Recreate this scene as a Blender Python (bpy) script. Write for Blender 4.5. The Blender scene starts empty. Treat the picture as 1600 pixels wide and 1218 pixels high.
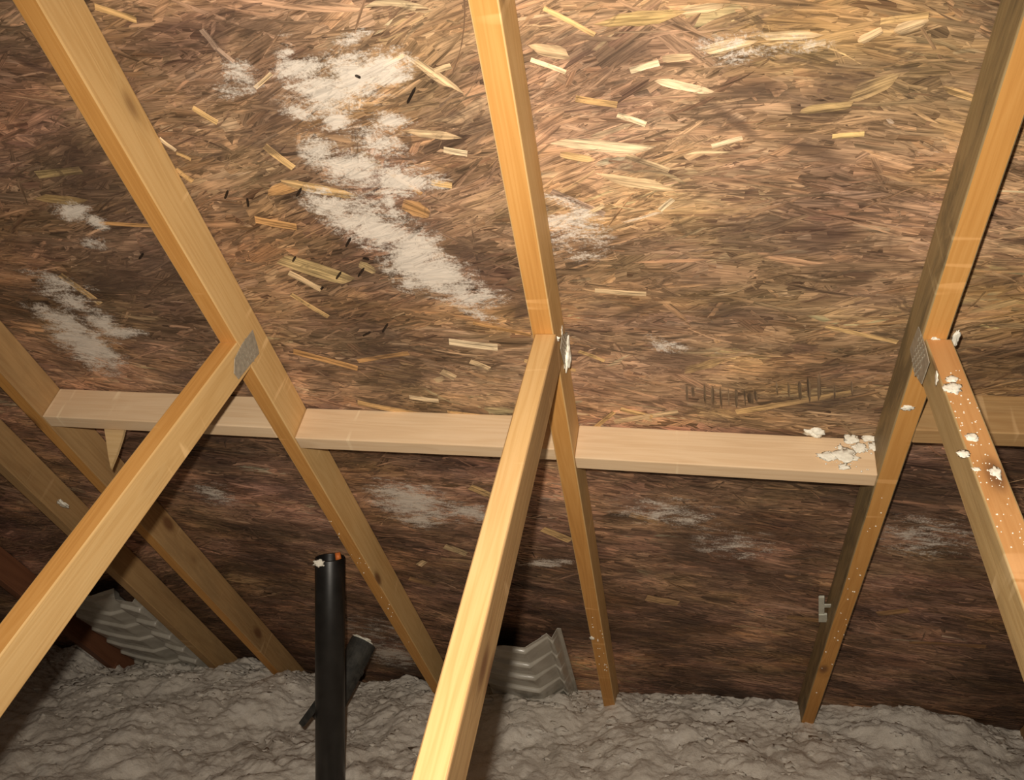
import bpy, bmesh, math, random
from mathutils import Vector, Matrix, noise
random.seed(7)
C = bpy.context.scene.collection
SC = bpy.context.scene

# ------------------------------------------------------------------ camera, light, exposure
F_PX, CX, CY = 1325.4, 796.0, 576.0          # lens and principal point in 1600x1218 pixels
CAMZ = 1.25                                   # camera height above the insulation
yaw, pit, rol = -0.23341, 0.051757, -0.009137
cyw, syw, cp_, sp_ = math.cos(yaw), math.sin(yaw), math.cos(pit), math.sin(pit)
FW = Vector((syw*cp_, cyw*cp_, -sp_)); R0 = Vector((cyw, -syw, 0)); D0 = FW.cross(R0)
RT = math.cos(rol)*R0 + math.sin(rol)*D0
DN = -math.sin(rol)*R0 + math.cos(rol)*D0
CAM = Vector((0, 0, CAMZ))
cam = bpy.data.cameras.new('camera'); camo = bpy.data.objects.new('camera', cam); C.objects.link(camo)
m = Matrix((RT, -DN, -FW)).transposed().to_4x4(); m.translation = CAM
camo.matrix_world = m
cam.sensor_width = 36; cam.lens = 36*F_PX/1600
cam.shift_x = (800-CX)/1600; cam.shift_y = -(609-CY)/1600
cam.clip_start = 0.02
SC.camera = camo

# the photographer's flash gun, just up and to the left of the lens
ld = bpy.data.lights.new('flash', 'SPOT'); lo = bpy.data.objects.new('flash', ld); C.objects.link(lo)
ld.energy = 112; ld.color = (1.0, 0.90, 0.76); ld.shadow_soft_size = 0.012
ld.spot_size = math.radians(118); ld.spot_blend = 1.0
lpos = CAM - RT*0.034 - DN*0.055
aim = (FW + RT*0.03 + DN*0.10).normalized()
q = aim.to_track_quat('-Z', 'Y'); lm_ = q.to_matrix().to_4x4(); lm_.translation = lpos
lo.matrix_world = lm_

w = bpy.data.worlds.new('attic'); SC.world = w; w.use_nodes = True
w.node_tree.nodes['Background'].inputs[0].default_value = (1.0, 0.80, 0.62, 1)
w.node_tree.nodes['Background'].inputs[1].default_value = 0.07
SC.view_settings.view_transform = 'Standard'; SC.view_settings.look = 'None'
SC.view_settings.exposure = 0.0; SC.view_settings.gamma = 1.0
SC.view_settings.use_curve_mapping = False

# ------------------------------------------------------------------ roof frame
TH = 0.760640
DV = Vector((0, math.cos(TH), -math.sin(TH)))     # down the slope, away from the camera
NV = Vector((0, math.sin(TH), math.cos(TH)))      # outward normal of the roof
XV = Vector((1, 0, 0))
D1, DEP = 0.96404, 0.08738                        # underside of rafters, and their depth to the deck
def roof(x, s, o=0.0):                            # o = 0 at the rafters' underside, DEP at the deck
    return CAM + XV*x + DV*s + NV*(D1+o)
def ray(x, y): return FW + RT*((x-CX)/F_PX) + DN*((y-CY)/F_PX)
def hit(x, y, p, n):
    r = ray(x, y); return CAM + r*((p-CAM).dot(n)/r.dot(n))
def rs(x, y, o=DEP):                              # photo point -> (x, s) on a plane parallel to the roof
    p = hit(x, y, roof(0, 0, o), NV) - CAM
    return p.x, p.dot(DV)

# ------------------------------------------------------------------ helpers
def tag(o, label=None, cat=None, group=None, kind=None):
    if label: o['label'] = label
    if cat: o['category'] = cat
    if group: o['group'] = group
    if kind: o['kind'] = kind
    return o
def empty(name, loc):
    o = bpy.data.objects.new(name, None); C.objects.link(o); o.location = loc; o.empty_display_size = .05
    return o
def link(name, bm, mats, parent=None, M=None, smooth=False):
    me = bpy.data.meshes.new(name); bm.normal_update(); bm.to_mesh(me); bm.free()
    for mt in (mats if isinstance(mats, (list, tuple)) else [mats]): me.materials.append(mt)
    if smooth:
        for p in me.polygons: p.use_smooth = True
    o = bpy.data.objects.new(name, me); C.objects.link(o)
    M = M or Matrix.Identity(4)
    if parent:
        o.parent = parent
        pw = Matrix.Translation(parent.location) if parent.parent is None and parent.type == 'EMPTY' else parent.get('_x', None) or parent.matrix_basis
        o.matrix_basis = pw.inverted() @ M
    else: o.matrix_basis = M
    return o
def frame(origin, x, y):
    x = x.normalized(); z = x.cross(y).normalized(); y = z.cross(x)
    M = Matrix((x, y, z)).transposed().to_4x4(); M.translation = origin
    return M
def beam(name, a, b, mats, parent=None, bev=0.0022):
    """a, b: four corners at either end in the same order; corners 0-1 and 2-3 span the narrow way"""
    ca = sum(a, Vector())/4; cb = sum(b, Vector())/4
    M = frame(ca, cb-ca, a[1]-a[0]); Mi = M.inverted()
    bm = bmesh.new()
    va = [bm.verts.new(Mi @ p) for p in a]; vb = [bm.verts.new(Mi @ p) for p in b]
    bm.faces.new(va); bm.faces.new(vb[::-1])
    for i in range(4):
        f = bm.faces.new((va[i], vb[i], vb[(i+1) % 4], va[(i+1) % 4]))
        f.material_index = 1 if i % 2 == 0 and len(mats) > 1 else 0
    bmesh.ops.recalc_face_normals(bm, faces=bm.faces[:])
    if bev: bmesh.ops.bevel(bm, geom=bm.edges[:], offset=bev, segments=2, profile=.5, affect='EDGES')
    return link(name, bm, mats, parent, M)
def tube(bm, p0, p1, r0, r1=None, seg=32, cap0=True, cap1=True, rings=1, wob=0):
    r1 = r0 if r1 is None else r1
    ax = (p1-p0).normalized(); u = ax.orthogonal().normalized(); v = ax.cross(u)
    R = []
    for k in range(rings+1):
        t = k/rings; c = p0.lerp(p1, t); r = r0+(r1-r0)*t
        R.append([bm.verts.new(c + (u*math.cos(2*math.pi*i/seg)+v*math.sin(2*math.pi*i/seg))*r*(1+wob*noise.noise(Vector((i*.7, k*1.3, p0.x*9))))) for i in range(seg)])
    for A, B in zip(R, R[1:]):
        for i in range(seg): bm.faces.new((A[i], A[(i+1) % seg], B[(i+1) % seg], B[i]))
    if cap0: bm.faces.new(R[0][::-1])
    if cap1: bm.faces.new(R[-1])
    return R

# ------------------------------------------------------------------ materials
def mat(name):
    m = bpy.data.materials.new(name); m.use_nodes = True; nt = m.node_tree; nt.nodes.clear()
    out = nt.nodes.new('ShaderNodeOutputMaterial'); b = nt.nodes.new('ShaderNodeBsdfPrincipled')
    nt.links.new(b.outputs[0], out.inputs[0]); return m, nt, b
def N(nt, t, **k):
    n = nt.nodes.new('ShaderNode'+t)
    for a, v in k.items(): setattr(n, a, v)
    return n
def setv(n, **k):
    for a, v in k.items(): n.inputs[a.replace('_', ' ')].default_value = v
def MATH(nt, op, a, b=None, clamp=False):
    n = N(nt, 'Math', operation=op); n.use_clamp = clamp
    for i, x in enumerate((a, b)):
        if x is None: continue
        if isinstance(x, (int, float)): n.inputs[i].default_value = x
        else: nt.links.new(x, n.inputs[i])
    return n.outputs[0]
def MIX(nt, fac, a, b, blend='MIX'):
    n = N(nt, 'Mix', data_type='RGBA', blend_type=blend)
    for s, x in ((0, fac), (6, a), (7, b)):
        if isinstance(x, (int, float)): n.inputs[s].default_value = x
        elif isinstance(x, tuple): n.inputs[s].default_value = (*x, 1)
        else: nt.links.new(x, n.inputs[s])
    return n.outputs[2]
def RAMP(nt, fac, *stops):
    n = N(nt, 'ValToRGB'); nt.links.new(fac, n.inputs[0]); e = n.color_ramp.elements
    while len(e) < len(stops): e.new(.5)
    for i, (p, c) in enumerate(stops):
        e[i].position = p; e[i].color = (*c, 1) if isinstance(c, tuple) else (c, c, c, 1)
    return n.outputs[0]
def MAPR(nt, x, a, b, c=0., d=1.):
    n = N(nt, 'MapRange'); n.interpolation_type = 'SMOOTHSTEP'; nt.links.new(x, n.inputs[0])
    for i, v in enumerate((a, b, c, d)): n.inputs[i+1].default_value = v
    return n.outputs[0]
def NOISE(nt, vec, scale, detail=4, rough=.55, dist=0.0, sc=None, loc=None):
    if sc:
        mp = N(nt, 'Mapping'); mp.inputs['Scale'].default_value = sc
        if loc: mp.inputs['Location'].default_value = loc
        nt.links.new(vec, mp.inputs[0]); vec = mp.outputs[0]
    n = N(nt, 'TexNoise'); setv(n, Scale=scale, Detail=detail, Roughness=rough, Distortion=dist)
    nt.links.new(vec, n.inputs['Vector']); return n.outputs[0]
def srgb(r, g, b):
    f = lambda c: ((c/255+.055)/1.055)**2.4 if c > 10 else c/255/12.92
    return (f(r), f(g), f(b))

def wood(name, light, mid, dark, knot=(.16, .07, .03), kn=.5, grime=0.0, scuff=.5):
    m, nt, b = mat(name)
    tc = N(nt, 'TexCoord'); oi = N(nt, 'ObjectInfo')
    ad = N(nt, 'VectorMath', operation='MULTIPLY_ADD'); cb = N(nt, 'CombineXYZ')
    for i, k in enumerate((7.3, 3.1, 5.7)): nt.links.new(MATH(nt, 'MULTIPLY', oi.outputs['Random'], k), cb.inputs[i])
    nt.links.new(tc.outputs['Object'], ad.inputs[0]); ad.inputs[1].default_value = (1, 1, 1); nt.links.new(cb.outputs[0], ad.inputs[2])
    v = ad.outputs[0]
    # rings of the log, drawn out along the board and bent around the knots
    vo = N(nt, 'TexVoronoi'); vo.feature = 'F1'; setv(vo, Scale=1.0, Randomness=1.0)
    mp = N(nt, 'Mapping'); mp.inputs['Scale'].default_value = (5.5, 13, 13); nt.links.new(v, mp.inputs[0]); nt.links.new(mp.outputs[0], vo.inputs['Vector'])
    sp = N(nt, 'SeparateColor'); nt.links.new(vo.outputs['Color'], sp.inputs[0])
    pick = MATH(nt, 'GREATER_THAN', sp.outputs[0], 1-kn*.6)
    kd = MATH(nt, 'MULTIPLY', MAPR(nt, vo.outputs['Distance'], .10, .25, 1, 0), pick)
    halo = MATH(nt, 'MULTIPLY', MAPR(nt, vo.outputs['Distance'], .08, .45, 1, 0), pick)
    g1 = NOISE(nt, v, 1.0, 3, .5, .3, sc=(1.3, 26, 26))
    w1 = MATH(nt, 'ADD', MATH(nt, 'MULTIPLY', g1, 9.0), MATH(nt, 'MULTIPLY', halo, 1.2))
    rg = MATH(nt, 'FRACT', w1)
    ring = MAPR(nt, MATH(nt, 'ABSOLUTE', MATH(nt, 'SUBTRACT', rg, .5)), .0, .5)
    fib = NOISE(nt, v, 1.0, 3, .6, 0, sc=(9, 420, 420))
    big = NOISE(nt, v, 1.0, 3, .5, .2, sc=(2.2, 9, 9))
    f = MATH(nt, 'ADD', MATH(nt, 'MULTIPLY', ring, .16), MATH(nt, 'ADD', MATH(nt, 'MULTIPLY', fib, .30), MATH(nt, 'MULTIPLY', big, .70)))
    col = RAMP(nt, f, (.28, dark), (.55, mid), (.85, light))
    sc_ = NOISE(nt, v, 1.0, 2, .4, .4, sc=(38, 5, 5))
    spn = NOISE(nt, v, 6.0, 2)
    scm = MATH(nt, 'MULTIPLY', MAPR(nt, sc_, .63, .70), MATH(nt, 'MULTIPLY', MAPR(nt, spn, .5, .6), scuff))
    col = MIX(nt, scm, col, tuple(min(1, c*1.25+.05) for c in light))
    if grime:
        gr = NOISE(nt, v, 1.0, 6, .65, .6, sc=(5, 22, 22))
        col = MIX(nt, MATH(nt, 'MULTIPLY', MAPR(nt, gr, .42, .62), grime), col, (.105, .085, .05))
    col = MIX(nt, MATH(nt, 'MULTIPLY', halo, .3), col, tuple(c*.62 for c in dark))
    col = MIX(nt, MATH(nt, 'MULTIPLY', kd, .85), col, knot)
    nt.links.new(col, b.inputs['Base Color']); setv(b, Roughness=.62)
    b.inputs['Specular IOR Level'].default_value = .25
    bp = N(nt, 'Bump'); setv(bp, Strength=.25, Distance=.0006); nt.links.new(MATH(nt, 'ADD', fib, MATH(nt, 'MULTIPLY', ring, .5)), bp.inputs['Height'])
    nt.links.new(bp.outputs[0], b.inputs['Normal'])
    return m
W_FACE = wood('pine_face', (.74, .50, .23), (.66, .42, .175), (.55, .32, .115))
W_EDGE = wood('pine_edge', (.66, .35, .11), (.58, .285, .078), (.46, .21, .052), kn=.2)
W_WEB = wood('pine_web_top', (.69, .46, .22), (.62, .39, .165), (.52, .30, .11), kn=.25)
W_GREYF = wood('pine_weathered_face', (.40, .30, .15), (.33, .235, .115), (.22, .155, .075), grime=.6)
W_REDE = wood('pine_reddish_edge', (.52, .25, .085), (.43, .19, .06), (.31, .12, .038), kn=.5)
W_DIMF = wood('pine_old_face', (.52, .33, .15), (.44, .265, .115), (.33, .18, .07), grime=.15)
W_WARMF = wood('pine_yellowish_face', (.56, .40, .20), (.48, .33, .15), (.38, .24, .10), grime=.15)
W_REDW = wood('pine_orange_web_top', (.62, .33, .13), (.55, .275, .10), (.44, .20, .065), kn=.3)
W_DARKR = wood('dark_reddish_rafter', (.28, .12, .06), (.22, .09, .045), (.15, .06, .03))
W_BLOCK = wood('spruce_block', (.82, .62, .41), (.75, .54, .335), (.64, .43, .25), knot=(.28, .11, .05), kn=1.0)
W_SHIM = wood('pale_splinter_wood', (.72, .52, .28), (.62, .43, .21), (.5, .33, .15), kn=0)

def plain(name, col, rough=.5, metal=0., bump=0., bscale=60, var=0.0, spec=.5):
    m, nt, b = mat(name); tc = N(nt, 'TexCoord')
    n = NOISE(nt, tc.outputs['Object'], bscale, 5, .6)
    lo_ = tuple(max(0, c*(1-var)) for c in col); hi = tuple(min(1, c*(1+var)) for c in col)
    nt.links.new(RAMP(nt, n, (.3, lo_), (.7, hi)), b.inputs['Base Color'])
    setv(b, Roughness=rough, Metallic=metal); b.inputs['Specular IOR Level'].default_value = spec
    if bump:
        bp = N(nt, 'Bump'); setv(bp, Strength=bump, Distance=.002); nt.links.new(n, bp.inputs['Height']); nt.links.new(bp.outputs[0], b.inputs['Normal'])
    return m
M_FOAM = plain('white_foam', (.90, .85, .73), .8, bump=.4, bscale=180, var=.12)
M_BLACK = plain('black_abs_plastic', (.012, .011, .010), .38, var=.4, bscale=25, bump=.1)
M_BLACKIN = plain('black_pipe_inside', (.02, .018, .015), .7, var=.4)
M_DUST = plain('dusty_black_plastic', (.035, .033, .028), .75, var=.6, bscale=40, bump=.2)
M_ORANGE = plain('orange_plastic', (.75, .20, .04), .5, var=.15)
M_NAIL = plain('dark_steel', (.05, .04, .035), .5, .7, var=.3)
M_GALV = plain('galvanised_steel', (.44, .40, .32), .5, .35, bump=.3, bscale=120, var=.2)
M_CLIP = plain('grey_clip', (.55, .55, .47), .5, .2, var=.15)
M_GYP = plain('gypsum_board', (.5, .48, .44), .9, var=.05)

# baffle plastic: pale grey, glossy
M_BAF, nt, b = mat('baffle_plastic'); tc = N(nt, 'TexCoord')
n = NOISE(nt, tc.outputs['Object'], 14, 5, .6)
nt.links.new(RAMP(nt, n, (.3, (.36, .33, .275)), (.7, (.50, .465, .40))), b.inputs['Base Color'])
setv(b, Roughness=.2)

# insulation
M_INS, nt, b = mat('blown_insulation'); tc = N(nt, 'TexCoord')
n1 = NOISE(nt, tc.outputs['Object'], 9, 6, .65); n2 = NOISE(nt, tc.outputs['Object'], 90, 5, .7)
c1 = RAMP(nt, n1, (.3, (.60, .54, .47)), (.5, (.74, .68, .60)), (.72, (.84, .79, .72)))
c1 = MIX(nt, MAPR(nt, n2, .3, .7, .3, 0), c1, (.55, .49, .41))
nt.links.new(c1, b.inputs['Base Color']); setv(b, Roughness=1.0); b.inputs['Specular IOR Level'].default_value = .05
bp = N(nt, 'Bump'); setv(bp, Strength=.7, Distance=.006); nt.links.new(n2, bp.inputs['Height']); nt.links.new(bp.outputs[0], b.inputs['Normal'])

# OSB: each strand carries its own colour; grain, mould and dirt come from noise on the board
MOULD = [  # photo x, y, half length, half width, turn in degrees, strength
 (447,78,16,26,20,.7),(475,112,42,22,0,.9),(548,62,30,12,-25,.9),(500,142,62,36,10,.95),(560,118,58,36,-5,1.0),(605,112,42,34,-40,1.0),
 (525,185,40,20,15,.9),(470,175,40,14,20,.6),(612,190,40,14,10,.7),(500,232,34,22,20,.8),(560,268,66,28,15,1.0),(625,282,62,20,0,1.0),
 (590,225,50,20,20,.75),(609,315,14,40,0,.8),(520,325,50,22,30,.9),(585,352,72,34,25,1.0),(545,345,80,14,30,.8),(645,400,46,40,20,1.15),(685,430,60,28,15,1.15),
 (742,466,48,13,-5,1.1),(640,440,26,14,0,1.0),(757,492,34,7,15,.7),(378,118,34,22,20,.65),(360,140,26,14,0,.5),
 (112,328,30,14,5,.8),(155,346,16,9,10,.9),(150,378,24,8,5,.7),(88,436,55,9,14,.6),(112,468,55,13,16,.7),(105,500,60,14,18,.9),(135,535,55,27,52,1.1),
 (185,521,38,7,-6,.8),(160,505,30,12,10,.9),(168,548,24,10,40,.9),
 (640,783,62,26,12,.9),(730,800,62,14,6,.8),(655,812,26,12,0,.8),(598,766,34,9,0,.6),(335,770,34,15,20,.55),
 (888,362,58,34,20,.65),(900,325,50,12,25,.6),(1045,800,80,22,5,.5),(1150,850,60,22,5,.45),(1445,840,70,30,15,.5),(852,878,38,6,-3,.8),
 (1040,535,34,14,10,.45),(612,1022,40,16,15,.75),(690,660,34,5,0,.6),(1150,75,70,22,-5,.45),(1250,65,50,16,0,.35),(590,985,60,22,0,.3)]
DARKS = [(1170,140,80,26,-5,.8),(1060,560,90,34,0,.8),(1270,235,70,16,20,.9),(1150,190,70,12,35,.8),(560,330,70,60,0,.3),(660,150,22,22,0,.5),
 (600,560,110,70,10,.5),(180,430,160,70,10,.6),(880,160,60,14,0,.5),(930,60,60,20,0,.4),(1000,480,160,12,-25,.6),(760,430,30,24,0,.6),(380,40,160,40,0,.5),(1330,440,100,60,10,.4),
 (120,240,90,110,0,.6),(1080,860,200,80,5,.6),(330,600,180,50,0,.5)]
def ellipses(nt, vec, lst, gw=1.25):
    cur = None
    for (x, y, a, c, ang, st) in lst:
        X, S = rs(x, y); ca, sa = math.cos(math.radians(ang)), math.sin(math.radians(ang))
        X1, S1 = rs(x+a*ca, y+a*sa); X2, S2 = rs(x-c*sa, y+c*ca)
        r1 = math.hypot(X1-X, S1-S); r2 = math.hypot(X2-X, S2-S)
        mp = N(nt, 'Mapping', vector_type='TEXTURE')
        mp.inputs['Location'].default_value = (X, S, 0); mp.inputs['Rotation'].default_value = (0, 0, math.atan2(S1-S, X1-X))
        mp.inputs['Scale'].default_value = (r1*gw, r2*gw, 1)
        nt.links.new(vec, mp.inputs[0])
        g = N(nt, 'TexGradient', gradient_type='SPHERICAL'); nt.links.new(mp.outputs[0], g.inputs[0])
        e = MATH(nt, 'MULTIPLY', g.outputs['Fac'], st)
        cur = e if cur is None else MATH(nt, 'MAXIMUM', cur, e)
    return cur
M_OSB, nt, b = mat('osb_strands')
tc = N(nt, 'TexCoord'); uv = N(nt, 'UVMap', uv_map='grain'); at = N(nt, 'VertexColor', layer_name='strand')
V = tc.outputs['Object']
gr = NOISE(nt, uv.outputs[0], 1.0, 4, .65, .5, sc=(16, 420, 1))
gr2 = NOISE(nt, uv.outputs[0], 1.0, 3, .6, .3, sc=(9, 130, 1))
gm = MATH(nt, 'ADD', MATH(nt, 'MULTIPLY', gr, .9), MATH(nt, 'MULTIPLY', gr2, 1.0))
gv = MAPR(nt, gm, .62, 1.26, .34, 1.70)
col = MIX(nt, 1.0, at.outputs[0], gv, 'MULTIPLY')
# dirt in soft blotches, a little purple, and fine speckle
bl = NOISE(nt, V, 1.0, 6, .62, .8, sc=(4.5, 9, 1))
col = MIX(nt, MAPR(nt, bl, .50, .68, 0, .6), col, (.095, .060, .046))
bl2 = NOISE(nt, V, 1.0, 6, .7, 1.2, sc=(12, 30, 1), loc=(5, 2, 0))
col = MIX(nt, MAPR(nt, bl2, .54, .66, 0, .6), col, (.085, .055, .036))
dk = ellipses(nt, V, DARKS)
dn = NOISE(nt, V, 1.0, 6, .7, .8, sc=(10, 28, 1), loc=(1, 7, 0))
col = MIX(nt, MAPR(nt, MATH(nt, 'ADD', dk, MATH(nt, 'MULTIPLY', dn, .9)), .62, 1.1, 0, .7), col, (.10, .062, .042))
# white mould bloom
md = ellipses(nt, V, MOULD, 1.45)
mn = NOISE(nt, V, 1.0, 8, .75, .6, sc=(16, 40, 1)); mf = NOISE(nt, V, 260, 3, .7)
mm = MATH(nt, 'ADD', md, MATH(nt, 'ADD', MATH(nt, 'MULTIPLY', MATH(nt, 'SUBTRACT', mn, .5), 2.8), MATH(nt, 'MULTIPLY', MATH(nt, 'SUBTRACT', mf, .5), 1.2)))
mk = MATH(nt, 'MULTIPLY', MAPR(nt, mm, .14, .78, 0, .92), MAPR(nt, md, 0, .18))
col = MIX(nt, mk, col, MIX(nt, 1.0, (.74, .66, .57), MAPR(nt, gm, .6, 1.1, .72, 1.1), 'MULTIPLY'))
nt.links.new(col, b.inputs['Base Color'])
setv(b, Roughness=.6); b.inputs['Specular IOR Level'].default_value = .3
bp = N(nt, 'Bump'); setv(bp, Strength=.5, Distance=.0009); nt.links.new(gm, bp.inputs['Height']); nt.links.new(bp.outputs[0], b.inputs['Normal'])

# ------------------------------------------------------------------ setting: roof deck of OSB
def build_deck(s0, s1, x0, x1, seed, n, lower):
    rnd = random.Random(seed)
    VS, FS, UV, COL = [], [], [], []              # vertices, faces, and per vertex grain coordinate and colour
    def field(X, S):                              # the tone of the board around a point
        a = noise.noise(Vector((X*1.5+9, S*2.6, 1.1))) + .8*noise.noise(Vector((X*4.3, S*8, 6))) + .7*noise.noise(Vector((X*11, S*27, 2))) + .5*noise.noise(Vector((X*28, S*80, 8)))
        r = noise.noise(Vector((X*3, S*5, 14))) + .8*noise.noise(Vector((X*9, S*16, 4)))      # purple one way, olive the other
        o_ = max(0, noise.noise(Vector((X*3.4+2, S*7, 24))) + .5*noise.noise(Vector((X*12, S*30, 21))))   # fresh orange wood
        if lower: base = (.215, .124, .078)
        else:
            t = min(1, max(0, (X+.95)/.9)); b0, b1 = (.235, .142, .088), (.305, .192, .110)
            base = tuple(u+(v-u)*t for u, v in zip(b0, b1))
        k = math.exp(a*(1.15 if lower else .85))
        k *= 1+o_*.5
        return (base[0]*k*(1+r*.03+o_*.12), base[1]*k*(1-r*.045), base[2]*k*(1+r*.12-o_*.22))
    t = .011
    P = ((x0, s0, 0), (x1, s0, 0), (x1, s1, 0), (x0, s1, 0), (x0, s0, t), (x1, s0, t), (x1, s1, t), (x0, s1, t))
    VS += P; UV += [(a, b_) for a, b_, _ in P]; COL += [(.20, .115, .062)]*8
    FS += [(0, 3, 2, 1), (4, 5, 6, 7), (0, 1, 5, 4), (1, 2, 6, 5), (2, 3, 7, 6), (3, 0, 4, 7)]
    def add(X, S, L, W, ang, col, h, bend=0, crisp=False, soft=.6):
        k = 6; ca, sa = math.cos(ang), math.sin(ang); a0, b0 = rnd.random()*50, rnd.random()*50; st = len(VS)
        e0, e1 = rnd.uniform(.05, .5), rnd.uniform(.05, .5); sk = rnd.uniform(-.14, .14)*L*(0 if crisp else 1)
        for i in range(k+1):
            u = i/k-.5; q = abs(2*u)**4
            wv = W*.5*(1+rnd.uniform(-.05, .05)) if crisp else W*.5*(1-q*(e0 if u < 0 else e1)*1.6)*rnd.uniform(.86, 1.12)
            wv = max(wv, W*.04); du = u*L; dv = bend*L*(u*u*4-1); lift = -h-.0005*math.sin(u*5+ang*9)
            for r_ in (1, 0, -1):
                a, c = du+sk*r_*(abs(u)*2)+(0 if crisp else rnd.uniform(-.015, .015)*L), dv+wv*r_
                x, y = X+a*ca-c*sa, S+a*sa+c*ca
                VS.append((x, y, lift)); UV.append((a0+a, b0+c))
                m_ = soft if r_ else soft*.25
                if i in (0, k): m_ = min(1, m_+.35*(soft > 0))
                if m_ > 0 and not crisp:
                    f = field(x, y); COL.append(tuple(p*(1-m_)+q_*m_ for p, q_ in zip(col, f)))
                else: COL.append(col)
        for i in range(k):
            for r_ in (0, 1):
                b = st+i*3+r_; FS.append((b, b+3, b+4, b+1))
    vx0, vx1, vs0, vs1 = -3.3, 1.35, .15, 3.3
    for i in range(n):
        X = rnd.uniform(max(x0, vx0), min(x1, vx1)); S = rnd.uniform(max(s0, vs0), min(s1, vs1))
        p3 = Vector((X*1.1, S*1.6, 3.7))
        fl = noise.noise(p3)                         # which way the strands lie here
        pass
        ang = fl*.75 + rnd.gauss(0, .17) + (.14 if X < -.4 and S < 1.4 else 0)
        if rnd.random() < .09: ang += rnd.uniform(-1, 1)
        big = i < n*.5
        L = min(.22, max(.03, rnd.lognormvariate(math.log(.12 if big else .075), .42))); W = min(.045, max(.002, rnd.lognormvariate(math.log(.023 if big else .006), .55)))
        if lower: W *= .72
        f = field(X, S); k = math.exp(rnd.gauss(0, .36)); hue = rnd.gauss(0, .07)
        c = (min(.8, f[0]*k*(1+hue*.5)), min(.7, f[1]*k*(1-hue*.2)), min(.6, f[2]*k*(1-hue*.7)))
        mx_ = max(c)
        if mx_ > .50: c = tuple(v*.50/mx_ for v in c)
        u_ = rnd.random()
        if u_ < .07: c = tuple(v*1.4 for v in c)
        elif u_ < .17: c = (c[0]*.42, c[1]*.38, c[2]*.42)
        if u_ < .17 and not big: W *= .7
        if not (s0+.01 < S < s1-.01): continue
        add(X, S, L, W, ang, c, .0003+.0022*i/n, rnd.gauss(0, .09), False, rnd.uniform(.4, .95))
    # single strands that catch the eye: photo ends, width in photo pixels, colour
    pale = (.66, .47, .27); tan = (.62, .40, .18); pink = (.50, .34, .24); org = (.55, .30, .12); crm = (.78, .60, .38)
    ST = [(302,167,341,190,8,tan),(95,427,158,473,8,tan),(702,532,778,541,10,crm),(636,84,716,140,13,pale),(250,214,276,234,5,crm),(277,237,300,247,5,tan),
      (276,262,302,282,7,tan),(316,44,340,74,8,pink),(338,72,366,96,8,pink),(150,8,215,30,9,tan),(452,424,503,450,8,pale),(456,458,514,493,6,tan),(735,562,766,574,7,pale),
      (640,618,686,624,6,crm),(440,402,548,437,20,(.50,.36,.17)),(562,410,588,422,12,(.50,.36,.18)),(690,578,712,588,9,pale),(680,592,694,588,7,pale),(978,241,1046,264,9,pale),(1031,326,1052,308,8,crm),
      (862,296,945,332,8,pink),(1290,507,1402,532,6,tan),(1474,135,1532,155,12,tan),(848,824,892,842,9,tan),(735,758,768,772,9,tan),(850,10,930,52,8,tan),
      (638,205,716,210,12,pale),(694,231,731,238,9,crm),(675,282,707,288,9,tan),(830,72,888,82,20,pale),(873,218,1010,232,17,crm),(876,238,930,248,12,tan),
      (945,275,1045,290,16,pale),(1025,122,1112,142,14,crm),(985,108,1030,95,10,crm),(1035,90,1085,85,12,pale),(1100,78,1175,60,20,pale),(1190,55,1280,50,14,pale),
      (1340,62,1378,44,14,pale),(1396,46,1450,28,18,pale),(1255,70,1290,62,9,pale),(910,335,944,318,7,pale),(830,90,885,110,7,crm),(600,100,632,84,7,pale),(680,108,706,100,9,pale),
      (400,135,426,112,7,pale),(605,265,660,300,6,org),(415,225,460,260,10,tan),(420,298,470,285,16,org),(440,280,560,305,14,tan),(630,315,672,332,22,org),(400,340,465,352,10,org),
      (1112,225,1160,212,7,crm),(1330,145,1400,120,26,(.46,.31,.15)),(1250,170,1330,160,14,(.50,.34,.15)),(1300,210,1350,205,8,(.60,.42,.18)),(1375,30,1450,20,10,tan),
      (1070,575,1130,560,12,tan),(1150,640,1330,610,8,tan),(900,690,960,640,6,tan),(960,655,1060,640,7,pale),(970,635,1020,648,6,tan),(820,560,900,575,5,tan),(905,545,945,560,5,tan),
      (690,870,780,878,5,(.36,.22,.12)),(640,900,680,912,7,(.34,.2,.1)),(985,800,1030,812,8,(.42,.25,.12)),(1010,930,1060,940,9,(.42,.26,.13)),(1230,960,1300,968,6,(.33,.19,.09)),
      (1370,955,1420,950,7,(.36,.2,.09)),(1420,1000,1540,1006,5,(.34,.18,.08)),(695,850,730,862,8,(.5,.36,.2)),(655,880,665,873,6,pale),(60,270,130,262,10,(.40,.28,.13)),(60,305,135,312,12,(.42,.28,.12)),
      (740,500,830,520,5,org),(560,560,640,548,6,org),(460,545,560,572,8,org),(560,625,660,645,7,tan),(700,640,790,650,5,tan),(155,345,260,350,5,org),(150,610,280,632,6,org),
      (1060,15,1130,5,14,pale),(940,30,1060,20,22,(.50,.34,.14)),(965,175,1010,190,9,crm),(900,150,965,160,10,(.52,.32,.14)),(930,450,1010,455,7,pale)]
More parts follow.
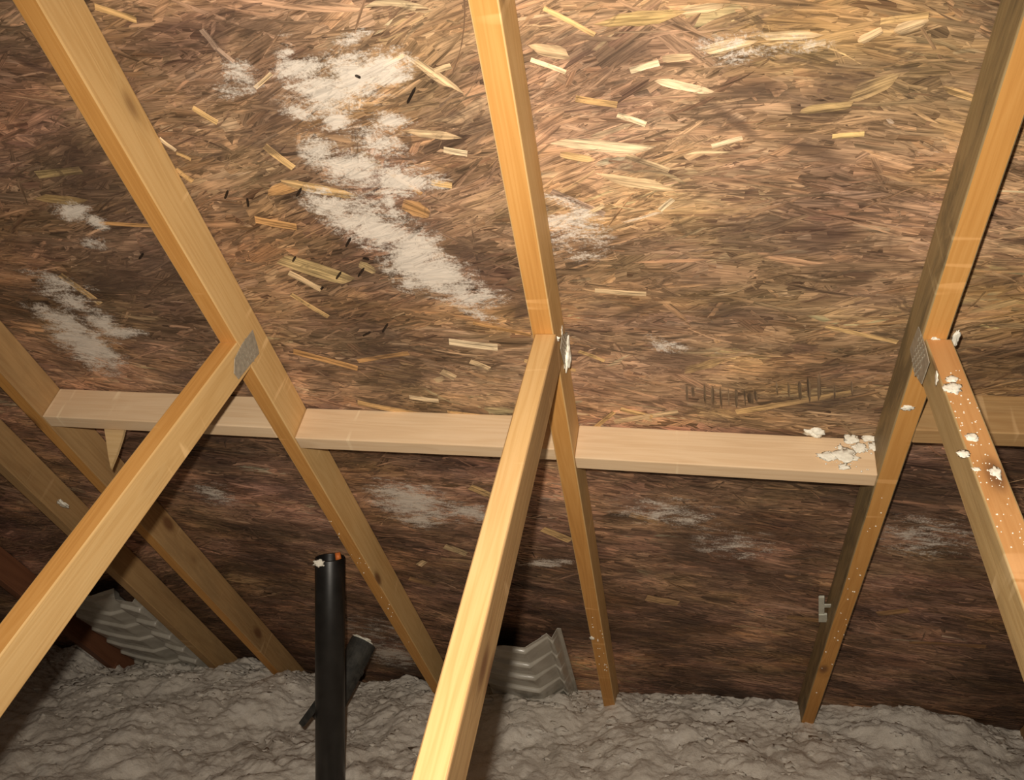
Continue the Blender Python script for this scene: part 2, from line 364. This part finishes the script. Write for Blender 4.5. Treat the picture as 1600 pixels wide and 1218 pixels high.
    for j, (xa, ya, xb, yb, wpx, c) in enumerate(ST):
        a = rs(xa, ya); e = rs(xb, yb); S = (a[1]+e[1])/2
        if not (s0+.01 < S < s1-.01): continue
        mx, my = (xa+xb)/2, (ya+yb)/2; ln = math.hypot(xb-xa, yb-ya); px, py = -(yb-ya)/ln*wpx, (xb-xa)/ln*wpx
        p1, p2 = rs(mx-px/2, my-py/2), rs(mx+px/2, my+py/2)
        W = math.hypot(p1[0]-p2[0], p1[1]-p2[1]); L = math.hypot(a[0]-e[0], a[1]-e[1])
        add((a[0]+e[0])/2, S, L, W, math.atan2(e[1]-a[1], e[0]-a[0]), c, .0030+.00004*j, 0, wpx < 11, .25)
    # faded ink of the panel's stamp
    if not lower:
        for x, y0, y1, wp, k in ((1073,598,622,4,.5),(1082,600,616,6,.35),(1101,597,628,4,.4),(1113,600,630,5,.45),(1126,602,632,4,.4),(1138,604,630,2,.6),(1150,604,632,5,.45),(1163,606,628,3,.5),
                             (1172,610,626,10,.3),(1180,606,622,6,.35),(1213,592,612,3,.6),(1232,596,618,4,.55),(1249,592,620,6,.45),(1263,588,622,6,.4),(1279,580,618,6,.45),(1303,596,618,3,.55),(1330,590,612,3,.5)):
            a = rs(x, y0); e = rs(x+1, y1); p = rs(x+wp, y0)
            add((a[0]+e[0])/2, (a[1]+e[1])/2, abs(a[1]-e[1])*1.02, abs(p[0]-a[0]), math.atan2(e[1]-a[1], e[0]-a[0]), (.30*k, .21*k, .13*k), .0062, 0, False, .35)
    M = Matrix((XV, DV, NV)).transposed().to_4x4(); M.translation = roof(0, 0, DEP)
    # the deck hangs on the outside of the rafters; its strands are bedded within a few millimetres
    me = bpy.data.meshes.new('ceiling'); me.from_pydata(VS, [], FS); me.materials.append(M_OSB)
    li = [0]*len(me.loops); me.loops.foreach_get('vertex_index', li)
    uvl = me.uv_layers.new(name='grain'); uvl.data.foreach_set('uv', [c for v in li for c in UV[v]])
    ca_ = me.color_attributes.new('strand', 'FLOAT_COLOR', 'POINT'); ca_.data.foreach_set('color', [c for v in COL for c in (*v, 1.0)])
    me.update()
    o = bpy.data.objects.new('ceiling', me); C.objects.link(o); o.matrix_basis = M
    return o
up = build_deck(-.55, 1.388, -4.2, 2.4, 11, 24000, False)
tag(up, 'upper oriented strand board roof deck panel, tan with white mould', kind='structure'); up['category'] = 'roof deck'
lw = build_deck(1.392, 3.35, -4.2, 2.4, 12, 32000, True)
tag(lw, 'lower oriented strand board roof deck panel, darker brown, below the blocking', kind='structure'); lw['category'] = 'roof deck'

# ------------------------------------------------------------------ setting: floor under the insulation
bm = bmesh.new()
bmesh.ops.create_cube(bm, size=1); 
for v in bm.verts: v.co = Vector((v.co.x*6.6-.9, v.co.y*4.4+1.0, v.co.z*.013-.31))
fl = link('floor', bm, M_GYP); tag(fl, 'gypsum ceiling board hidden below the loose insulation', kind='structure')

# ------------------------------------------------------------------ trusses
RAFT_END = 3.12
def top_chord(parent, X, slope, mats, s0=-.5, s1=RAFT_END):
    g = lambda s: X + (s-1.0)*slope*.7
    def cs(s): return [roof(g(s)-.019, s, 0), roof(g(s)+.019, s, 0), roof(g(s)+.019, s, DEP-.0035), roof(g(s)-.019, s, DEP-.0035)]
    return beam('top_chord', cs(s0), cs(s1), mats, parent)
def web(parent, X, w_, mats, zend=-.02):
    xo, y0, z0, a, xs, dp, side = w_
    dv = Vector((xs, -math.cos(a), -math.sin(a))); pv = Vector((0, math.sin(a), -math.cos(a)))
    P = CAM + Vector((X+xo, y0, z0)); pl = roof(0, 0, 0)
    cor = [P - XV*.019, P + XV*.019, P + XV*.019 + pv*dp, P - XV*.019 + pv*dp]
    A = [c + dv*((pl-c).dot(NV)/dv.dot(NV)) for c in cor]
    B = [c + dv*((zend-c.z)/dv.z) for c in cor]
    o = beam('web', A, B, mats, parent)
    return P, dv, pv, dp
def plate(parent, poly, Xp, side, mat_=M_GALV):
    """toothed steel connector plate lying on a truss face at x = Xp, outline in photo pixels"""
    pts = [hit(x, y, CAM+XV*(Xp-CAM.x), XV) for x, y in poly]
    bm = bmesh.new(); n_ = len(pts); th = .0014*side
    a = [bm.verts.new(p+XV*0.0002*side) for p in pts]; b_ = [bm.verts.new(p+XV*(.0002*side+th)) for p in pts]
    bm.faces.new(a); bm.faces.new(b_[::-1])
    for i in range(n_): bm.faces.new((a[i], a[(i+1) % n_], b_[(i+1) % n_], b_[i]))
    c = sum(pts, Vector())/n_                       # pressed slots, raised lips in rows
    for i in range(-3, 4):
        for j in range(-2, 3):
            p = c + DV*(i*.012) + NV*(j*.010+(.005 if i % 2 else 0))
            # keep those inside the outline
            ins = False; k = n_-1
            for q_ in range(n_):
                y1, z1, y2, z2 = pts[q_].y, pts[q_].z, pts[k].y, pts[k].z
                if (z1 > p.z) != (z2 > p.z) and p.y < (y2-y1)*(p.z-z1)/(z2-z1)+y1: ins = not ins
                k = q_
            if not ins: continue
            r = bmesh.ops.create_cube(bm, size=1)['verts']
            for v in r: v.co = p + DV*v.co.x*.006 + NV*v.co.y*.0022 + XV*(side*.0018+v.co.z*.0012)
    bmesh.ops.recalc_face_normals(bm, faces=bm.faces[:])
    return link('connector_plate', bm, mat_, parent)
def truss(X, label, slope=0.0, mats=(W_FACE, W_EDGE), wb=None, wm=None, s1=RAFT_END, cat='roof truss'):
    t = empty('roof_truss', roof(X, s1-.05, .04)); bpy.context.view_layer.update()
    tag(t, label, cat, 'roof trusses')
    top_chord(t, X, slope, mats, s1=s1)
    info = web(t, X, wb, wm) if wb else None
    return t, info
XA, XB, XC = -.88828, -.27833, .33212
WA = (-.0023, 1.4104, -.0584, .6644, -.0596, .0689, 1)
WC = (.0056, 1.4109, -.0180, .6635, .0536, .0660, -1)
tA, wA = truss(XA, 'orange pine roof truss left of the black pipe, steel plate at its joint', -.0037, wb=WA, wm=(W_FACE, W_EDGE))
tB, wB = truss(XB, 'bright middle roof truss whose web runs down to the bottom centre', -.0145, (W_FACE, W_EDGE), (.0046, 1.410, -.0169, .6424, .0004, .0738, 1), (W_DIMF, W_WEB))
tC, wC = truss(XC, 'weathered grey-sided roof truss at the right, its web speckled with white foam', -.0208, (W_GREYF, W_EDGE), WC, (W_WARMF, W_REDW))
tD, wD = truss(-1.503, 'roof truss at the left edge where the leftmost block ends', 0, (W_DIMF, W_EDGE), (-.01, 1.413, -.07, .66, 0, .072, 1), (W_FACE, W_EDGE))
tE = truss(-1.765, 'dull brown rafter close behind the corrugated baffle at lower left', 0, (W_DIMF, W_DIMF), cat='rafter')[0]
tF = truss(-2.285, 'reddish dark rafter farthest left, low beside the insulation', 0, (W_DARKR, W_DARKR), cat='rafter')[0]
tG = truss(.945, 'roof truss just outside the right edge, carrying the right block', 0, (W_DIMF, W_EDGE), (.0, 1.413, -.06, .66, .0, .070, -1), (W_DIMF, W_EDGE))[0]
for t_, nm in ((tE, 'jack_rafter'), (tF, 'jack_rafter')):
    t_.name = nm; del t_['group']
plate(tA, ((365,583),(366,560),(377,538),(394,515),(402,542),(404,552),(392,567),(372,592)), XA+.0193, 1)
plate(tC, ((1436,510),(1447,540),(1453,566),(1441,600),(1430,582),(1423,545)), XC-.0195, -1)
plate(tB, ((875,545),(877,525),(888,515),(890,560),(884,580)), XB+.0193, 1)

# ------------------------------------------------------------------ blocking
def block(Xl, Xr, s, label, mats=(W_BLOCK, W_BLOCK), skew=0.0, dep=None, name='blocking_board'):
    dep = dep or DEP-.0045
    def cs(X, s_): return [roof(X, s_, .0005), roof(X, s_+.038, .0005), roof(X, s_+.038, dep), roof(X, s_, dep)]
    o = beam(name, cs(Xl, s-skew), cs(Xr, s+skew), mats, None)
    tag(o, label, 'blocking', 'blocks between the roof trusses'); return o
bDA = block(-1.483, XA-.0205, 1.334, 'leftmost pinkish wooden block, behind the left diagonal web', skew=.004)
bAB = block(XA+.0200, XB-.0225, 1.372, 'middle pinkish wooden block, from left truss to middle truss', skew=.0)
bBC = block(XB+.0155, XC-.0250, 1.404, 'longest pale wooden block with white foam bits on its right end', skew=.006)
bCG = block(XC+.0150, .925, rs(1500, 695, 0)[1]-.038, 'short visible wooden block at the right edge behind the foam-speckled web', (W_DIMF, W_DIMF))

# wedge-shaped splinter hanging below the leftmost block
def shim():
    pl = roof(0, 1.378, 0); n_ = DV
    pts = [hit(x, y, roof(0, 1.3785, 0), DV) for x, y in ((162, 664), (196, 664), (191, 683), (183, 707), (173, 731), (169, 712), (166, 690))]
    bm = bmesh.new(); a = [bm.verts.new(p) for p in pts]; b_ = [bm.verts.new(p+DV*.007) for p in pts]; k = len(pts)
    bm.faces.new(a); bm.faces.new(b_[::-1])
    for i in range(k): bm.faces.new((a[i], a[(i+1) % k], b_[(i+1) % k], b_[i]))
    bmesh.ops.recalc_face_normals(bm, faces=bm.faces[:])
    o = link('wood_splinter', bm, W_SHIM); tag(o, 'pale pointed wood splinter hanging under the leftmost block', 'splinter')
shim()

# ------------------------------------------------------------------ insulation
CONT = [(0,1010),(130,1012),(200,1030),(300,1030),(380,1034),(450,1048),(560,1066),(660,1066),(780,1072),(900,1085),(1000,1088),(1100,1086),(1200,1094),(1300,1102),(1400,1106),(1500,1124),(1560,1145)]
CP = []
for x, y in CONT:
    p = hit(x, y, roof(0, 0, DEP*.7), NV); CP.append((p.x, p.z))
CP.sort()
def ins_base(x):
    if x <= CP[0][0]: return CP[0][1]
    for (a, za), (b_, zb) in zip(CP, CP[1:]):
        if x <= b_: t = (x-a)/(b_-a); t = t*t*(3-2*t); return za+(zb-za)*t
    return CP[-1][1]-.15*(x-CP[-1][0])
BUMPS = [(hit(px_, py_, Vector((0, 0, 0)), Vector((0, 0, 1))).x, min(2.8, hit(px_, py_, Vector((0, 0, 0)), Vector((0, 0, 1))).y), br_, bh_) for px_, py_, br_, bh_ in ((440, 1060, .16, .05), (250, 1080, .2, .03), (160, 1060, .15, .03), (650, 1100, .12, .02), (820, 1105, .15, .02), (1220, 1110, .1, .02))]
def ins_h(x, y):
    z = ins_base(x*.9+.1*x)
    z0 = -.03
    t = min(1, max(0, (2.95-y)/1.1)); z = z*(1-t)+z0*t
    v = Vector((x, y, 0))
    z += .030*noise.fractal(v*3.1, 1, 2, 3) + .022*abs(noise.noise(v*8+Vector((3, 1, 0)))) - .012
    for bx, by, br, bh in BUMPS: z += bh*math.exp(-((x-bx)**2+(y-by)**2)/br**2)
    v2 = v + Vector((noise.noise(v*6), noise.noise(v*6+Vector((9, 0, 0))), 0))*.05
    r = abs(noise.noise(v2*9))*.030 + abs(noise.noise(v2*24))*.008 + noise.noise(v2*61)*.008 + noise.noise(v*125)*.0045
    return z + r
bm = bmesh.new(); x0, x1, y0, y1 = -3.5, 1.7, -.4, 2.862
nx, ny = 640, 330; G = []
for j in range(ny+1):
    t = j/ny; y = y0+(y1-y0)*(1-(1-t)**1.7)
    G.append([bm.verts.new((x0+(x1-x0)*i/nx+.004*noise.noise(Vector((i*.9, j*.9, 0))), y, ins_h(x0+(x1-x0)*i/nx, y))) for i in range(nx+1)])
for j in range(ny):
    for i in range(nx): bm.faces.new((G[j][i], G[j][i+1], G[j+1][i+1], G[j+1][i]))
# loose tufts lying on top
rnd = random.Random(5)
tb = bmesh.new(); bmesh.ops.create_icosphere(tb, subdivisions=2, radius=1)
TV = [v.co.copy() for v in tb.verts]; TF = [[v.index for v in f.verts] for f in tb.faces]; tb.free()
for k in range(900):
    x = rnd.uniform(-2.7, 1.0); y = 2.83-abs(rnd.gauss(0, .35)); z = ins_h(x, y); r = rnd.uniform(.004, .012)
    if math.hypot(x+1.0, y-2.2) < .1: continue
    ex, ey = rnd.uniform(.8, 1.9), rnd.uniform(.7, 1.4); sd = Vector((k*1.7, 0, 0))
    vs = []
    for p in TV:
        q_ = p*r*(1+.9*noise.noise(p*2.1+sd)+.9*noise.noise(p*5+sd))
        vs.append(bm.verts.new((x+q_.x*ex, y+q_.y*ey, z+q_.z*.55-r*.12)))
    for f in TF: bm.faces.new([vs[i] for i in f])
ins = link('loose_insulation', bm, M_INS, None, None, True)
tag(ins, 'fluffy off-white blown insulation covering the attic floor', 'insulation', kind='stuff')

# ------------------------------------------------------------------ rafter vent baffles
def baffle(prof, s0, s1, label, seed, notch):
    """prof: list of (x, height off the deck); ribs run across every 46 mm"""
    rnd = random.Random(seed)
    pts = []                                        # resample the profile
    for (xa, ha), (xb, hb) in zip(prof, prof[1:]):
        k = max(2, int(math.hypot(xb-xa, hb-ha)/.006))
        pts += [(xa+(xb-xa)*i/k, ha+(hb-ha)*i/k) for i in range(k)]
    pts.append(prof[-1])
    hmax = max(h for _, h in prof)
    bm = bmesh.new(); rows = []; n_ = int((s1-s0)/.0019)
    for j in range(n_+1):
        row = []
        for i, (x, h) in enumerate(pts):
            u = i/(len(pts)-1)
            torn = notch*(.5+.5*noise.noise(Vector((x*30, seed, 0))))
            s = s0+torn+(s1-s0-torn)*j/n_
            ph = ((s-.19*x+.008*noise.noise(Vector((x*5, s*2, seed))))/.105) % 1.0
            rib = ph/.075 if ph < .075 else (1-ph)/.925
            rib = rib*rib*(3-2*rib) if ph < .075 else rib
            bul = math.sin(math.pi*min(1, max(0, (x-prof[0][0])/(prof[-1][0]-prof[0][0]))))*.016
            hh = h+(.014*rib+bul)*(h/hmax) + .0018*noise.noise(Vector((x*22, s*22, seed+4))) + .006*noise.noise(Vector((x*6, s*7, seed)))*h/hmax
            row.append(bm.verts.new(roof(x, s, DEP-.007-max(0, hh))))
        rows.append(row)
    for a, b_ in zip(rows, rows[1:]):
        for i in range(len(pts)-1): bm.faces.new((a[i], b_[i], b_[i+1], a[i+1]))
    bmesh.ops.recalc_face_normals(bm, faces=bm.faces[:])
    r = bmesh.ops.solidify(bm, geom=bm.faces[:], thickness=.0012)
    o = link('rafter_vent_baffle', bm, M_BAF, None, None, True)
    tag(o, label, 'vent baffle', 'rafter vent baffles'); return o
baffle([(-.755, .0), (-.735, .002), (-.690, .052), (-.520, .055), (-.512, .050), (-.462, .016), (-.445, .028), (-.432, .0), (-.420, .0)], 2.40, 3.12,
       'crumpled grey ribbed plastic baffle right of the bright middle web, above the insulation', 3, .02)
baffle([(-2.215, .0), (-2.20, .002), (-2.16, .052), (-1.975, .055), (-1.905, .030), (-1.88, .062), (-1.812, .072), (-1.800, .0)], 2.33, 3.12,
       'grey ribbed plastic baffle at lower left, beside the dull brown rafter', 8, .01)

# ------------------------------------------------------------------ vent pipe
def at_depth(x, y, t): return CAM + ray(x, y)*t
def pipe():
    dp = 2.30; top = at_depth(515.5, 870, dp); r = 46.5*dp/F_PX/2; z1 = top.z
    base = Vector((top.x, top.y, -.29))
    t = empty('vent_pipe', base); bpy.context.view_layer.update()
    tag(t, 'upright black plastic vent pipe with open top standing in the insulation', 'pipe')
    bm = bmesh.new(); seg = 48; prof = [(r, base.z), (r, z1-.002), (r-.001, z1), (r-.0045, z1), (r-.005, z1-.002), (r-.005, z1-.30)]
    R = [[bm.verts.new((base.x+rr*math.cos(2*math.pi*i/seg), base.y+rr*math.sin(2*math.pi*i/seg), z)) for i in range(seg)] for rr, z in prof]
    for A, B in zip(R, R[1:]):
        for i in range(seg): bm.faces.new((A[i], A[(i+1) % seg], B[(i+1) % seg], B[i]))
    bm.faces.new(R[-1]); bm.faces.new(R[0][::-1])
    bmesh.ops.recalc_face_normals(bm, faces=bm.faces[:])
    link('pipe_body', bm, M_BLACK, t, None, True)
    return t, top, r
pt, ptop, pr = pipe()
def chunk(name, c, nrm, a, b_, th, label, cat='foam chip', group=None, mt=M_FOAM, seed=0, par=None, turn=0.0, rough=.45):
    nrm = nrm.normalized(); u = nrm.cross(Vector((0, 0, 1)) if abs(nrm.z) < .9 else XV).normalized(); v = nrm.cross(u)
    u, v = u*math.cos(turn)+v*math.sin(turn), v*math.cos(turn)-u*math.sin(turn)
    bm = bmesh.new(); bmesh.ops.create_icosphere(bm, subdivisions=3, radius=1)
    for q_ in bm.verts:
        p = q_.co.copy(); k = 1+(rough+.25)*noise.noise(p*1.9+Vector((seed*3.7, 1, 2)))+.38*noise.noise(p*4+Vector((seed, 5, 2)))
        q_.co = (u*p.x*a*k + v*p.y*b_*k + nrm*(p.z*th*k+th*.55))
    o = link(name, bm, mt, par, Matrix.Translation(c), True)
    if label: tag(o, label, cat, group)
    return o
mpx = lambda px, t: px*t/F_PX
FG = 'white foam bits stuck to the framing'
# things at the pipe's mouth
rim = at_depth(498, 878, 2.30-.042)
chunk('foam_scrap', at_depth(499, 879, 2.262), -FW, .013, .009, .004, 'pale foam scrap stuck on the rim of the black pipe', 'foam scrap', seed=2, rough=.7)
bmp = bmesh.new(); c_ = ptop + Vector((.020, .012, -.012)); tube(bmp, c_, c_+Vector((-.004, .002, .022)), .0085, .0075, seg=14)
o = link('orange_cap', bmp, M_ORANGE, None, None, True); tag(o, 'small orange plastic piece inside the mouth of the black pipe', 'cap')

# slanted pipe stub behind
def stub():
    a = at_depth(530, 1078, 2.62); e = at_depth(568, 1003, 2.70)
    t = empty('pipe_stub', a); bpy.context.view_layer.update(); tag(t, 'short slanted dusty black pipe poking out behind the upright pipe', 'pipe')
    bm = bmesh.new(); ax = (e-a).normalized()
    tube(bm, a-ax*.10, e, .040, .042, seg=28, rings=6)
    tube(bm, a.lerp(e, .42), a.lerp(e, .50), .0445, .0445, seg=28)
    link('pipe_body', bm, M_DUST, t, None, False)
    chunk('end_cap', e+ax*.001, ax, .030, .028, .007, None, seed=9, par=t, mt=M_FOAM, rough=.5)
stub()
a = at_depth(478, 1122, 2.33); e = at_depth(500, 1093, 2.40)
bm = bmesh.new(); d_ = (e-a)
vs = bmesh.ops.create_cube(bm, size=1)['verts']
fr = frame((a+e)/2, d_, FW)
for v in vs: v.co = fr @ Vector((v.co.x*(d_.length+.05)*(1), v.co.y*.010, v.co.z*.020*(1+.3*v.co.x)))
bmesh.ops.bevel(bm, geom=bm.edges[:], offset=.002, segments=2, affect='EDGES')
o = link('plastic_offcut', bm, M_DUST); tag(o, 'small dark plastic offcut leaning on the foot of the black pipe', 'offcut')

# ------------------------------------------------------------------ metal clip on the right truss
def clip():
    P = roof(0, 0, .045); base = hit(1286, 950, P, NV)
    u = hit(1286, 930, P, NV)-base; v = hit(1296, 950, P, NV)-base
    t = bmesh.new()
    for (xa, ya, xb, yb, th) in ((1279,931,1288,962,.004),(1279,957,1292,968,.006),(1280,930,1288,934,.006),(1288,943,1300,947,.003)):
        p = [hit(x, y, P, NV) for x, y in ((xa,ya),(xb,ya),(xb,yb),(xa,yb))]
        A = [t.verts.new(q_) for q_ in p]; B = [t.verts.new(q_-NV*th) for q_ in p]
        t.faces.new(A); t.faces.new(B[::-1])
        for i in range(4): t.faces.new((A[i], A[(i+1) % 4], B[(i+1) % 4], B[i]))
    bmesh.ops.recalc_face_normals(t, faces=t.faces[:])
    o = link('cable_clip', t, M_CLIP); tag(o, 'small grey metal clip on the left side of the weathered right truss', 'clip')
clip()

# ------------------------------------------------------------------ foam
webtopC = (wC[0], -wC[2]); sideC = (CAM+XV*(XC-.019), -XV); undC = (roof(0, 0, 0), -NV)
bfP = (roof(0, 1.404, 0), -DV)
def foam(x, y, hw, hh, plane, label, turn=0, th=.35, seed=None):
    p = hit(x, y, plane[0], plane[1]); t = (p-CAM).dot(FW)
    k = max(.5, abs(ray(x, y).normalized().dot(plane[1].normalized())))
    s = seed if seed is not None else x+y
    ax_, ay_ = (mpx(hw, t)/max(.3, k), mpx(hh, t)) if abs(plane[1].x) > .9 else (mpx(hw, t), mpx(hh, t)/k*.9)
    return chunk('foam_chip', p, plane[1], ax_, ay_, mpx(min(hw, hh), t)*th*.8, label, 'foam chip', FG, seed=s, turn=turn)
foam(1460, 536, 9, 9, undC, 'white foam chip at the web joint of the right truss')
foam(1492, 530, 5, 13, (roof(0, 0, .01), -NV), 'white foam clump on the right corner of the web joint of the right truss')
foam(1488, 607, 12, 9, webtopC, 'biggest bright foam chip on the speckled right web, just below the joint')
foam(1487, 592, 9, 5, webtopC, 'thin foam flake just above the biggest chip on the speckled right web')
foam(1519, 683, 9, 6, webtopC, 'triangular foam chip halfway down the speckled right web')
foam(1505, 709, 8, 6, webtopC, 'foam clump on the left corner of the speckled right web, below the triangular chip')
foam(1525, 733, 6, 3, webtopC, 'narrow curled foam flake low on the speckled right web')
foam(1555, 738, 8, 9, webtopC, 'foam chip on the right web where it leaves the frame')
foam(1464, 590, 4, 9, (wC[0]-XV*.019, -XV), 'faint foam smear on the left side of the speckled right web')
foam(1418, 637, 8, 4, undC, 'foam chip on the underside of the right truss below its steel plate')
foam(1399, 611, 3, 3, sideC, 'tiny yellow foam bit on the grey side of the right truss')
foam(1272, 673, 15, 11, (roof(0, 1.402, 0), -DV), 'pinkish white foam lump on top edge of the long block, apart from the rest', th=.9)
for x, y, hw, hh, lb in ((1296,713,17,7,'yellowish foam flake lowest left in the cluster on the long block'),(1322,712,15,11,'foam flake in the centre of the cluster on the long block'),
    (1330,685,10,9,'foam flake at the top of the cluster on the long block'),(1344,700,10,7,'foam flake right of centre in the cluster on the long block'),
    (1358,684,11,6,'foam flake at the top right corner of the long block'),(1364,697,7,7,'foam flake against the right truss on the long block'),
    (1318,729,8,5,'small foam flake at the bottom of the cluster on the long block'),(1313,699,3,6,'thin foam sliver standing left in the cluster on the long block')):
    foam(x, y, hw, hh, bfP, lb, th=.22)
foam(1352, 768, 4, 12, sideC, 'foam smear on the grey truss side right below the long block')
foam(884, 560, 7, 20, (CAM+XV*(XB+.019), XV), 'long white foam lump over the steel plate of the middle truss', th=.8)
foam(886, 538, 5, 14, (CAM+XV*(XB+.0195), XV), 'narrow white foam lump on the right of the plate of the middle truss', th=.6)
foam(878, 517, 3, 8, (CAM+XV*(XB+.019), XV), 'thin foam streak above the plate of the middle truss')
foam(868, 529, 6, 4, undC, 'small pale foam dab on the joint corner of the middle truss', th=.15)
foam(98, 786, 8, 6, (roof(0, 0, .02), -NV), 'pale foam dab under the dull brown rafter at far left')
foam(925, 996, 4, 3, undC, 'tiny foam bit low on the underside of the middle truss')
# crumbs nobody could count
bm = bmesh.new(); rnd = random.Random(3)
def crumb(x, y, plane, px, ax=None):
    p = hit(x, y, plane[0], plane[1]); r = mpx(px, (p-CAM).dot(FW))
    if ax:                                           # keep to the 38 mm wide face of this timber
        c, d_ = ax; t = (p-c).dot(d_)/d_.dot(d_)
        if abs((p-(c+d_*t)).x) > .0175: return
    vs = bmesh.ops.create_icosphere(bm, subdivisions=1, radius=r)['verts']
    for v in vs: v.co = v.co*(1+.4*noise.noise(v.co*900+p*40)) + p
axis = lambda X, sl: (roof(X, 1.0, 0), DV+XV*sl*.7)
for _ in range(95):
    y = rnd.uniform(575, 860); crumb(1475+(y-640)*.36+rnd.uniform(0, 55), y, webtopC, rnd.uniform(.7, 1.7), (wC[0], wC[1]))
for _ in range(16):
    y = rnd.uniform(600, 690); crumb(1425-(y-577)*.37-rnd.uniform(2, 18), y, sideC, rnd.uniform(.8, 1.6))
for _ in range(24):
    y = rnd.uniform(770, 1090); crumb(1372-(y-760)*.33+rnd.uniform(0, 24), y, undC, rnd.uniform(.7, 1.6), axis(XC, -.0208))
for _ in range(26):
    crumb(rnd.uniform(1285, 1366), rnd.uniform(690, 738), bfP, rnd.uniform(.8, 2.0))
for _ in range(26):
    y = rnd.uniform(960, 1060); crumb(915+(y-960)*.2+rnd.uniform(-4, 24), y, undC, rnd.uniform(.7, 1.6), axis(XB, -.0145))
for _ in range(22):
    y = rnd.uniform(790, 1010); crumb(500+(y-790)*.64+rnd.uniform(-2, 20), y, undC, rnd.uniform(.6, 1.5), axis(XA, -.0037))
o = link('foam_crumbs', bm, M_FOAM, None, None, True); tag(o, 'tiny white foam crumbs sprinkled over the truss timbers and the long block', 'foam crumbs', kind='stuff')

# ------------------------------------------------------------------ nails through the deck
NAILS = [(352,309,4,-12,'short black nail through the deck between the left rafter and the mould, nearest the rafter'),(388,322,-2,-13,'thin nail tip through the deck right of the one nearest the left rafter'),
 (464,306,7,-13,'thick black nail through the deck left of the lower mould streak'),(541,384,7,-13,'black nail through the deck inside the edge of the lower mould streak'),
 (457,409,5,-9,'nail at the left end of the yellowish strand'),(525,436,8,-12,'nail at the right end of the yellowish strand'),(560,431,9,-13,'nail right of the yellowish strand, beside a small square strand'),
 (568,403,9,2,'bent nail just above the small square strand'),(598,518,8,-13,'upright nail above the middle block, right one of two'),(568,524,11,-6,'slanted nail above the middle block, left one of two'),
 (218,404,6,-9,'nail through the deck left of the left rafter'),(637,160,12,-24,'long dark spike standing in for the shade of an oval gash right of the upper mould'),(505,448,-4,4,'nail stub at the lower end of the short pale strand'),  # the longest one models the dark shade of a gash in the deck
 (556,118,7,3,'black nail tip in the middle of the upper mould')]
for x, y, dx, dy, lb in NAILS:
    X, S = rs(x, y); p = roof(X, S, DEP); 
    q_ = hit(x+dx, y+dy, roof(0, 0, DEP-.012), NV)
    dr = (q_-p); 
    if dr.length > .045: dr *= .045/dr.length
    bm = bmesh.new(); tube(bm, p, p+dr*.8, .0022, .0020, seg=10); tube(bm, p+dr*.8, p+dr, .0020, .0005, seg=10)
    o = link('roofing_nail', bm, M_NAIL, None, None, False); tag(o, lb, 'nail', 'nails driven through the roof deck')
